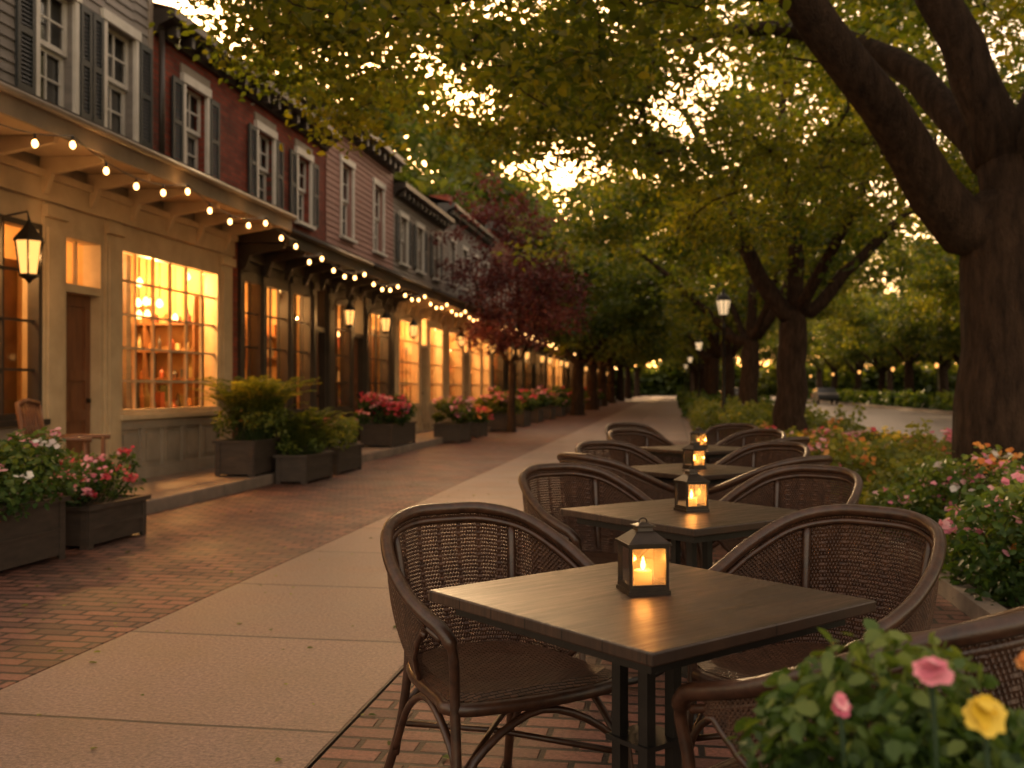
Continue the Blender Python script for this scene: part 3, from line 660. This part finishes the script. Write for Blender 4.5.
o=Obj('garden_flowers'); 
for p,r,m in ((W(.44,1.05,.950),.023,M_pink),(W(.465,.985,.927),.023,M_yel),(W(.56,1.08,.95),.018,M_oran),(W(.36,1.1,.90),.013,M_pink)):
    Q=np.array([tuple(p)]*4)+np.array([[0,0,0],[0,0,.005],[0,0,.009],[0,0,.012]])
    V,t=flowers(Q,np.array([r,r*.85,r*.65,r*.4]),13,.35); o.extra.append(('blossom',mesh_leaves('blossom',V,t,m)))
    o.tube('stems',M_leafS,[(p.x,p.y+.02,.6),(p.x+.01,p.y+.01,.8),tuple(p)],.003,5)
o.build()

# ================================================================ FURNITURE
def catmull(P,k=6):
    P=[Vector(p) for p in P]; out=[]
    for i in range(len(P)-1):
        a,b=P[i],P[i+1]; p=P[max(i-1,0)]; q=P[min(i+2,len(P)-1)]
        for j in range(k):
            t=j/k; out.append(.5*((2*a)+(b-p)*t+(2*p-5*a+4*b-q)*t*t+(3*a-p-3*b+q)*t**3))
    out.append(P[-1]); return out
def wicker_chair(loc,rot):
    o=Obj('wicker_chair',loc,rot)
    half=[(0,-.335,.865),(.13,-.32,.86),(.235,-.235,.83),(.29,-.09,.765),(.305,.06,.70),(.30,.18,.662),(.285,.255,.635),(.268,.285,.58),(.255,.27,.44),(.262,.30,.2),(.275,.335,0)]
    rim=catmull([(-x,y,z) for x,y,z in reversed(half[1:])]+half,7)
    o.tube('frame',M_rattan,rim,[.0135 if p.z<.6 else .019 for p in rim],9)
    upper_=[p for p in rim if p.z>.64]
    o.tube('frame',M_rattan,[Vector((p.x*.975,p.y*.975+.0,p.z-.034)) for p in upper_],.010,6)
    R=catmull([(-x,y,z) for x,y,z in reversed(half[1:6])]+half[:6],23)
    sh=[(0,-.235,.44),(.10,-.23,.44),(.175,-.185,.44),(.22,-.08,.44),(.245,.05,.44),(.25,.17,.44)]
    Sq=catmull([(-x,y,z) for x,y,z in reversed(sh[1:])]+sh,23)
    nc=len(R); nr=38
    def pt(c,r,off=0):
        t=r/(nr-1); a=R[c];b=Sq[c]
        p=a.lerp(b,t); out=Vector((p.x,p.y+.0,0)); out.normalize()
        return p+out*(off+.02*math.sin(math.pi*t))
    def lim(c):
        y=R[c].y
        return nr if y<.02 else max(10,int(nr*(1-(y-.02)/.15*.75)))
    vs=[];fs=[]
    def rib(a,b,c,d):
        k=len(vs); vs.extend([a,b,c,d]); fs.append((k,k+1,k+2,k+3))
    for r in range(1,nr):
        for c in range(nc-1):
            if r>=lim(c): continue
            s1=.003 if (r+c)%2 else -.003; a=pt(c,r,s1); b=pt(c+1,r,-s1); w=Vector((0,0,.0037)); rib(a-w,b-w,b+w,a+w)
    for c in range(nc):
        T=(R[min(c+1,nc-1)]-R[max(c-1,0)]); T.z=0; T.normalize(); w=T*(.0018 if c%12 else .008)
        for r in range(0,min(nr,lim(c))-1):
            s1=-.003 if (r+c)%2 else .003; a=pt(c,r,s1); b=pt(c,r+1,-s1); rib(a-w,a+w,b+w,b-w)
    o.add('woven_back',M_rattan2,vs,fs)
    edge=[pt(c,min(nr-1,lim(c)-1),0) for c in range(nc)]
    o.tube('woven_back',M_rattan,edge,.008,6)
    per=[(-.25,.17),(-.262,.24),(-.20,.285),(0,.305),(.20,.285),(.262,.24),(.25,.17),(.235,.03),(.215,-.09),(.17,-.19),(.09,-.235),(0,-.245),(-.09,-.235),(-.17,-.19),(-.215,-.09),(-.235,.03)]
    n=len(per)
    vs=[(x,y,.415) for x,y in per]+[(x,y,.45) for x,y in per]+[(x*.9,y*.9,.462) for x,y in per]+[(x*.5,y*.5+.01,.452) for x,y in per]
    fs=[tuple(range(n-1,-1,-1)),tuple(3*n+i for i in range(n))]
    for l in range(3): fs+=[(l*n+i,l*n+(i+1)%n,(l+1)*n+(i+1)%n,(l+1)*n+i) for i in range(n)]
    o.add('seat',M_seat,vs,fs,False)
    cp=catmull([(x,y,.43) for x,y in per+[per[0]]],4); o.tube('seat',M_rattan,cp,.019,8)
    for sx in (-1,1):
        o.tube('legs',M_rattan,catmull([(sx*.20,-.27,.80),(sx*.185,-.235,.62),(sx*.18,-.215,.43),(sx*.195,-.26,.2),(sx*.225,-.34,0)],5),.0145,8)
        o.tube('legs',M_rattan,catmull([(sx*.262,.30,.16),(sx*.245,.24,.30),(sx*.235,.06,.40),(sx*.21,-.14,.32),(sx*.2,-.265,.16)],5),.011,7)
    for y0,x0 in ((.30,.262),(-.265,.20)):
        o.tube('legs',M_rattan,catmull([(-x0,y0,.14),(-x0*.8,y0*.97,.30),(0,y0*.9,.395),(x0*.8,y0*.97,.30),(x0,y0,.14)],5),.011,7)
    o.tube('legs',M_rattan,[(-.25,.27,.24),(0,.0,.26),(.2,-.25,.24)],.009,6); o.tube('legs',M_rattan,[(.25,.27,.245),(0,.0,.275),(-.2,-.25,.245)],.009,6)
    return o.build()
def seatmat():
    m,n,out=nt('woven_seat'); v=coords(n,(1,1,1))
    ck=n.nodes.new('ShaderNodeTexBrick'); L(n,v,ck.inputs[0]); ck.inputs['Scale'].default_value=1; ck.inputs['Brick Width'].default_value=.024; ck.inputs['Row Height'].default_value=.011; ck.inputs['Mortar Size'].default_value=.0018; ck.inputs['Mortar Smooth'].default_value=1
    ck.inputs['Color1'].default_value=(.095,.042,.022,1); ck.inputs['Color2'].default_value=(.05,.023,.012,1); ck.inputs['Mortar'].default_value=(.010,.005,.003,1)
    p=n.nodes.new('ShaderNodeBsdfPrincipled'); L(n,ck.outputs[0],p.inputs['Base Color']); p.inputs['Roughness'].default_value=.42; p.inputs['Specular IOR Level'].default_value=.35
    iv=n.nodes.new('ShaderNodeMath'); iv.operation='SUBTRACT'; iv.inputs[0].default_value=1; L(n,ck.outputs['Fac'],iv.inputs[1])
    L(n,bump(n,iv.outputs[0],1.0,.006),p.inputs['Normal']); L(n,p.outputs[0],out.inputs[0]); return m
M_seat=seatmat()
def rot_to(dx,dy): return math.atan2(-dx,dy)
base_chair=None
def chair(xc,d,fx,fy):
    global base_chair
    p=W(xc,d); f=W(fx,fy); r=rot_to(f.x,f.y)
    if base_chair is None: base_chair=wicker_chair(p,r); return base_chair
    return dup(base_chair,p,r)
def cafe_table(loc,rot):
    o=Obj('cafe_table',loc,rot); h=.38
    o.box('table_top',M_table,-h,h,-h,h,.722,.75)
    o.box('frame',M_black,-h+.05,h-.05,-h+.05,-h+.08,.69,.721); o.box('frame',M_black,-h+.05,h-.05,h-.08,h-.05,.69,.721)
    o.box('frame',M_black,-h+.05,-h+.08,-h+.08,h-.08,.69,.7205); o.box('frame',M_black,h-.08,h-.05,-h+.08,h-.08,.69,.7205)
    for a,b in ((1,1),(1,-1),(-1,1),(-1,-1)):
        o.box('pedestal',M_black,a*.045-.014,a*.045+.014,b*.045-.014,b*.045+.014,.05,.715)
        o.tube('pedestal',M_black,catmull([(a*.05,b*.05,.70),(a*.12,b*.12,.69),(a*.27,b*.27,.70)],4),.012,6)
        o.tube('pedestal',M_black,catmull([(a*.05,b*.05,.14),(a*.12,b*.12,.07),(a*.26,b*.26,.018)],5),.015,8)
        o.lathe('pedestal',M_black,[(.022,0),(.022,.012),(.01,.02)],(a*.26,b*.26,0),10)
    o.box('pedestal',M_black,-.07,.07,-.07,.07,.09,.105); o.box('pedestal',M_black,-.07,.07,-.07,.07,.40,.412)
    return o.build({'table_top':.004})
def lantern(loc,rot):
    o=Obj('candle_lantern',loc,rot)
    def sq(a,z0,z1,b=None,part='metal_frame',m=M_bronze):
        b=a if b is None else b
        vs=[(-a,-a,z0),(a,-a,z0),(a,a,z0),(-a,a,z0),(-b,-b,z1),(b,-b,z1),(b,b,z1),(-b,b,z1)]
        o.add(part,m,vs,[(0,3,2,1),(4,5,6,7),(0,1,5,4),(1,2,6,5),(2,3,7,6),(3,0,4,7)])
    sq(.053,0,.010); sq(.050,.0101,.018); sq(.050,.112,.118); sq(.055,.1181,.124); sq(.052,.1241,.150,.022); sq(.020,.1501,.160,.018); sq(.026,.1601,.163)
    sq(.022,.1631,.170,.006)
    for a,b in ((1,1),(1,-1),(-1,1),(-1,-1)): o.box('metal_frame',M_bronze,a*.046-.0035,a*.046+.0035,b*.046-.0035,b*.046+.0035,.018,.112)
    q=.044
    for s in (-1,1):
        o.add('glass_panes',M_amber,[(-q,s*q,.018),(q,s*q,.018),(q,s*q,.112),(-q,s*q,.112)],[(0,1,2,3)]); o.add('glass_panes',M_amber,[(s*q,-q,.018),(s*q,q,.018),(s*q,q,.112),(s*q,-q,.112)],[(0,1,2,3)])
        o.box('metal_frame',M_bronze,-.0415,.0415,s*.046-.003,s*.046+.003,.018,.024); o.box('metal_frame',M_bronze,s*.046-.003,s*.046+.003,-.0415,.0415,.018,.024)
    o.tube('handle',M_bronze,[(.010*math.cos(t),0,.172+.008*math.sin(t)) for t in np.linspace(-.5,math.pi+.5,14)],.002,5)
    o.lathe('candle',M_wax,[(.022,.0185),(.0225,.050),(.018,.053),(.003,.050)],n=14)
    o.lathe('flame',M_flame,[(.001,.052),(.006,.060),(.0065,.066),(.003,.078),(.0005,.086)],n=8)
    o.light((0,0,.066),2.2,(1,.46,.14),.009,'candle_light')
    return o.build()
m,n,out=nt('wax'); p=n.nodes.new('ShaderNodeBsdfPrincipled'); p.inputs['Base Color'].default_value=(.8,.6,.35,1); p.inputs['Roughness'].default_value=.5
p.inputs['Emission Color'].default_value=(1,.42,.1,1); p.inputs['Emission Strength'].default_value=.5; L(n,p.outputs[0],out.inputs[0]); M_wax=m
m.cycles.emission_sampling='NONE'
tabs=[(.325,2.42,38.5),(.73,4.07,36),(1.13,6.2,36),(1.56,8.35,38)]
TR=math.radians(9.1)
t0=l0=None
for i,(x,d,a) in enumerate(tabs):
    p=W(x,d); r=math.radians(a)+TR
    t0=cafe_table(p,r) if t0 is None else (t0,dup(t0,p,r))[0]
    q=W(x,d,.7505) if i else W(.322,2.46,.7505)
    if l0 is None: l0=lantern(q,math.radians(20))
    else: dup(l0,q,math.radians(20+i*9))
chair(-.05,2.90,.48,-.88); chair(.89,2.88,-.72,-.69); chair(.73,1.98,-.60,.80)
for x,d,_ in tabs[1:]:
    chair(x-.36,d+.52,.5,-.87); chair(x+.50,d+.45,-.72,-.69); 
chair(1.45,5.7,-.6,.8) ; chair(.62,5.85,.8,.6)
chair(1.95,7.8,-.6,.8); chair(1.3,10.4,.3,-.9); chair(2.2,10.2,-.5,-.85)

o=Obj('wooden_armchair',(-5.72,8.75,.13),math.radians(-75))
for sx in (-1,1):
    o.tube('frame',M_door,[(sx*.27,-.26,0),(sx*.27,-.25,.42),(sx*.27,-.34,.98)],.022,7); o.tube('frame',M_door,[(sx*.28,.27,0),(sx*.28,.27,.64)],.022,7)
    o.tube('frame',M_door,[(sx*.28,-.28,.62),(sx*.29,.0,.65),(sx*.29,.33,.64)],.024,7); o.tube('frame',M_door,[(sx*.27,-.25,.2),(sx*.28,.27,.2)],.014,6)
o.box('seat',M_door,-.27,.27,-.25,.28,.40,.44); o.tube('frame',M_door,[(-.27,-.34,.97),(0,-.36,1.0),(.27,-.34,.97)],.025,7); o.tube('frame',M_door,[(-.27,-.27,.52),(.27,-.27,.52)],.016,6)
for k in range(7):
    x=-.21+.07*k; o.tube('slats',M_door,[(x,-.27,.52),(x,-.345,.97)],.011,5)
o.build()

def street_lamp(loc):
    o=Obj('street_lamp',loc)
    o.lathe('post',M_black,[(.17,0),(.17,.12),(.13,.16),(.12,.45),(.14,.48),(.08,.56),(.055,.75),(.045,2.9),(.07,2.93),(.045,2.98),(.05,3.2),(.09,3.24),(.11,3.27)],n=16)
    o.lathe('lantern_glass',M_milk,[(.11,3.275),(.19,3.66)],n=8)
    for k in range(8):
        q=2*math.pi*k/8; o.tube('lantern_frame',M_black,[(math.cos(q)*.115,math.sin(q)*.115,3.27),(math.cos(q)*.195,math.sin(q)*.195,3.67)],.011,4)
    o.lathe('lantern_roof',M_black,[(.21,3.665),(.215,3.69),(.15,3.78),(.07,3.84),(.05,3.88),(.03,3.9),(.035,3.93),(.012,3.97),(.004,4.04)],n=16)
    o.tube('post',M_black,[(-.25,0,2.75),(.25,0,2.75)],.014,6)
    return o.build()
sl=street_lamp((1.4,28.2,0))
for y in (54,80,106): dup(sl,(1.4,y,0))

# ================================================================ TREES
def near_att():
    A=[]; bx,by=2.82,9.56
    while len(A)<980:
        r=9.2*math.sqrt(rng.uniform()); q=rng.uniform(0,2*math.pi); x=bx+r*math.cos(q); y=by+r*math.sin(q)
        if x<-4.8 or y<3.6: continue
        zmin=3.6+ (1.4 if r<3.2 else 0)+.35*math.sin(x*1.3)*math.cos(y*.9)
        if x<0: zmin+=max(0,y-9)*.19
        if x<-2.6: zmin+=.22+max(0,-3.2-x)*.38
        if x>0.5: zmin+=.25
        top=10.5-.06*r*r
        if zmin>=top: continue
        z=zmin+abs(rng.normal())*1.1 if rng.uniform()<.72 else rng.uniform(zmin,top)
        if z>top: continue
        if math.sin(x*1.9+z)*math.sin(y*1.7-z*1.3)<-.58: continue
        A.append((x,y,z))
    for _ in range(110): A.append((rng.uniform(-4.0,.6),rng.uniform(10.0,16),rng.uniform(4.9,7.4)))
    for _ in range(50): A.append((rng.uniform(-4.8,-3.0),rng.uniform(7,12),rng.uniform(4.8,6.4)))
    return A
def wl(*a): 
    v=W(a[0],a[1],a[2]); return (v.x,v.y,v.z,a[3])
limbsN=[(None,[wl(4.40,9,-.1,.60),wl(4.40,9,.15,.49),wl(4.41,9,.6,.42),wl(4.42,9,1.6,.385),wl(4.44,9,2.4,.39),wl(4.46,9,2.9,.33)]),
 (1,[wl(4.08,9,2.70,.25),wl(3.4,8.7,3.38,.20),wl(2.86,8.4,3.92,.175),wl(2.36,8.2,4.45,.16),wl(1.6,8,5.0,.13),wl(.5,7.7,5.3,.10),wl(-.8,7.4,5.2,.07),wl(-2.2,7.0,5.0,.045)]),
 (1,[wl(4.42,9,3.3,.23),wl(4.15,9,4.05,.20),wl(3.85,9,4.8,.17),wl(3.3,9.4,6.4,.11),wl(2.6,9.6,8,.05)]),
 (1,[wl(4.66,9,3.5,.22),wl(5.1,9,4.6,.18),wl(5.9,9.2,6,.12),wl(7.1,9.5,7.4,.05)]),
 (1,[wl(4.45,9.3,3.4,.17),wl(4.0,10.5,4.7,.14),wl(3.2,12.4,5.7,.09),wl(2,14.4,6.2,.05)]),
 (1,[wl(4.6,8.6,3.5,.17),wl(4.7,7.3,4.8,.13),wl(4.2,5.6,5.8,.09),wl(3.2,4.2,6.2,.05)]),
 (1,[wl(2.3,8.25,4.5,.10),wl(1.2,9.4,5.1,.08),wl(-.4,10.4,5.3,.055),wl(-1.9,10.9,5.1,.035)])]
build_tree('linden_tree',(0,0,0),0,limbsN,near_att(),M_leafN,125,.088,.44,.006,.42)

def crown_att(n,rx,zc,rz,zlow,seed,k=46):
    r=np.random.default_rng(seed); A=[]; lum=[]
    while len(lum)<k:
        v=r.normal(size=3); v/=np.linalg.norm(v); v*=r.uniform(.45,1)**.5
        z=zc+v[2]*rz
        if z<zlow: continue
        lum.append((v[0]*rx,v[1]*rx,z))
    while len(A)<n:
        l=lum[r.integers(k)]; p=np.array(l)+r.normal(size=3)*np.array([.7,.7,.38])
        if p[2]>zlow-.3: A.append(tuple(p))
    return A
def gl(mir=1):
    return [(None,[(0,0,-.15,.50),(0,0,.15,.40),(0.0,0,.7,.345),(.03,0,1.7,.315),(.05,0,2.5,.31),(.05,0,2.85,.26)]),
 (1,[(-.25*mir,0,3.0,.2),(-.95*mir,-.2,4.1,.165),(-1.5*mir,-.3,5.5,.13),(-2.3*mir,-.2,7.2,.07)]),
 (1,[(.1,0,3.1,.19),(.15,.2,4.6,.16),(-.1,.5,6.5,.11),(.1,.4,8.6,.05)]),
 (1,[(.45*mir,0,2.95,.17),(1.2*mir,.1,3.75,.14),(2.5*mir,.3,5.0,.11),(3.9*mir,.5,6.2,.06)]),
 (1,[(-.1,.3,3.1,.14),(-.6,1.5,4.4,.11),(-1.2,3.1,5.8,.06)]),(1,[(.2,-.3,3.1,.14),(.7,-1.6,4.6,.11),(.9,-3.2,6.0,.06)])]
rowX=2.62
gA=build_tree('linden_tree',(rowX-.05,22.7,0),math.radians(9.1),gl(),crown_att(660,6.6,7.4,3.9,3.7,11,60),M_leafG,64,.155,.6,.008,.42)
gB=build_tree('linden_tree',(rowX,35.6,0),0,gl(-1),crown_att(520,6.4,7.4,4.0,3.8,12,56),M_leafG,50,.2,.66,.009,.42)
gF=build_tree('linden_tree',(17.8,20,0),1.0,gl(),crown_att(400,5.6,6.9,3.8,3.2,13,52),M_leafF,46,.26,.7,.01,.42)
for i,y in enumerate((48.5,61.5,75,88,101,114,128)): dup(gB if i%2 else gA,(rowX+random.uniform(-.2,.2),y,0),random.uniform(0,6),random.uniform(.95,1.1))
for i,y in enumerate((31,42.5,54,66,78,91,104,118)): dup(gF if i%2 else gB,(17.8+random.uniform(-.5,.5),y,0),random.uniform(0,6),random.uniform(.9,1.1))
for i,y in enumerate((24,35,47,60,74,90,108)): dup(gF,(27+random.uniform(-1,1),y+random.uniform(-2,2),0),random.uniform(0,6),random.uniform(.9,1.25))
for i,y in enumerate((30,44,58,74,92,112,130)): dup(gF,(38+random.uniform(-2,2),y+random.uniform(-2,2),0),random.uniform(0,6),random.uniform(1,1.35))
for x,y,s in ((-17.5,44,1.5),(-17.5,58,1.75),(-18,73,1.9),(-18,90,1.9),(-18,110,1.9)): dup(gF,(x,y,0),random.uniform(0,6),s)
for x,y,s in ((-4.3,46,.86),(-4.5,57,.95),(-4.8,69,1.0),(-5,83,1.05),(-5,98,1.1),(-5,115,1.15)): dup(gF,(x,y,0),random.uniform(0,6),s)
for x in range(-60,100,9):
    dup(gF,(x+random.uniform(-2,2),150+random.uniform(-8,8),0),random.uniform(0,6),random.uniform(1.1,1.5))
pl_l=[(None,[(0,0,-.1,.16),(0,0,.3,.12),(.03,0,1.2,.10),(.05,0,1.9,.095)]),(1,[(-.2,0,2.1,.06),(-.8,.1,3.3,.045),(-1.1,0,4.5,.02)]),(1,[(.1,.1,2.2,.06),(.2,.3,3.6,.045),(.1,.2,5.3,.02)]),(1,[(.3,-.1,2.1,.05),(.8,-.3,3.2,.04),(1.1,-.5,4.2,.02)])]
at=[(a[0]*.82,a[1]*.82,a[2]) for a in crown_att(250,1.7,4.2,2.3,2.4,5,30)]
build_tree('plum_tree',(-4.5,28.0,0),0,pl_l,at,M_leafP,44,.11,.34,.006,.40)

def car(name,loc,rot,cm):
    o=Obj(name,loc,rot)
    prof=[(-2.1,.35),(-2.15,.62),(-2.05,.88),(-1.55,.95),(-1.05,1.38),(.55,1.42),(1.15,.98),(1.95,.86),(2.12,.6),(2.1,.35)]
    k=len(prof); vs=[]
    for s,wd in ((-1,.82),(1,.82)):
        for y,z in prof: vs.append((s*(wd-(.16 if z>1.1 else 0)),y,z))
    o.add('body',cm,vs,[tuple(range(k)),tuple(range(2*k-1,k-1,-1))]+[(i,(i+1)%k,(i+1)%k+k,i+k) for i in range(k)])
    o.add('windows',M_pane,[(-.62,-1.50,1.0),(.62,-1.50,1.0),(.58,-1.1,1.345),(-.58,-1.1,1.345)],[(0,1,2,3)])
    for s in (-1,1):
        o.add('windows',M_pane,[(s*.80,-1.3,1.0),(s*.80,.9,1.0),(s*.70,.5,1.34),(s*.70,-1.0,1.34)],[(0,1,2,3)])
        o.box('tail_lights',M_tail,s*.7-.12,s*.7+.12,-2.17,-2.12,.66,.80)
        for y in (-1.35,1.3):
            o.tube('wheels',M_black,[(s*.66,y,.32),(s*.84,y,.32)],.32,16)
    return o.build()
M_tail=emat('tail_light',(1,.12,.03),4)
M_c1=pmat('car_paint_grey',(.12,.11,.10),(.1,.09,.08),3,.3,0); M_c2=pmat('car_paint_dark',(.03,.03,.035),(.02,.02,.02),3,.3,0)
car('parked_car',(6,98,-.128),0,M_c1); car('parked_car',(6,112,-.128),0,M_c2); car('parked_car',(12.8,88,-.128),math.pi,M_c2)
gm=Obj('park_lamp',(15.6,40,0)); gm.lathe('post',M_black,[(.1,0),(.09,.3),(.04,.4),(.035,2.4),(.06,2.45)],n=10); gm.lathe('globe',M_lampglass,[(.05,2.45),(.10,2.53),(.12,2.61),(.09,2.70),(.03,2.74)],n=12); e=gm.build()
for y in (52,63,75,88,102,118): dup(e,(15.6,y,0))

# ================================================================ LIGHT
w=bpy.data.worlds.new('World'); scene.world=w; w.use_nodes=True; n=w.node_tree; n.nodes.clear()
out=n.nodes.new('ShaderNodeOutputWorld'); bg=n.nodes.new('ShaderNodeBackground'); sky=n.nodes.new('ShaderNodeTexSky'); sky.sky_type='NISHITA'
sky.sun_disc=False; sky.sun_elevation=math.radians(12); sky.sun_rotation=math.radians(-16); sky.dust_density=2.2; sky.air_density=1.1; sky.ozone_density=.8
mx=n.nodes.new('ShaderNodeMix'); mx.data_type='RGBA'; mx.blend_type='MULTIPLY'; mx.inputs[0].default_value=1; mx.inputs[7].default_value=(1.0,.71,.49,1)
haze=n.nodes.new('ShaderNodeMix'); haze.data_type='RGBA'; haze.blend_type='ADD'; haze.inputs[0].default_value=1; haze.inputs[7].default_value=(1.3,.82,.50,1)   # warm evening haze over the whole sky
n.links.new(sky.outputs[0],mx.inputs[6]); n.links.new(mx.outputs[2],haze.inputs[6]); n.links.new(haze.outputs[2],bg.inputs[0]); bg.inputs[1].default_value=.56; n.links.new(bg.outputs[0],out.inputs[0])
sd=bpy.data.lights.new('sun','SUN'); sd.energy=5; sd.angle=math.radians(2); sd.color=(1,.66,.34)
so=bpy.data.objects.new('sun',sd); col.objects.link(so)
el=math.radians(18); az=math.radians(-16); dirv=Vector((math.sin(az)*math.cos(el),math.cos(az)*math.cos(el),math.sin(el)))
so.rotation_euler=dirv.to_track_quat('Z','Y').to_euler()

cd=bpy.data.cameras.new('camera'); cam=bpy.data.objects.new('camera',cd); col.objects.link(cam); scene.camera=cam
cd.sensor_width=36; cd.lens=35.16; cam.location=(0,0,1.25); cam.rotation_euler=(math.radians(90.23),0,math.radians(9.1)); cd.clip_end=2000; cd.clip_start=.05
cd.dof.use_dof=True; cd.dof.focus_distance=2.8; cd.dof.aperture_fstop=3.6
scene.view_settings.view_transform='Standard'; scene.view_settings.look='None'; scene.view_settings.exposure=0
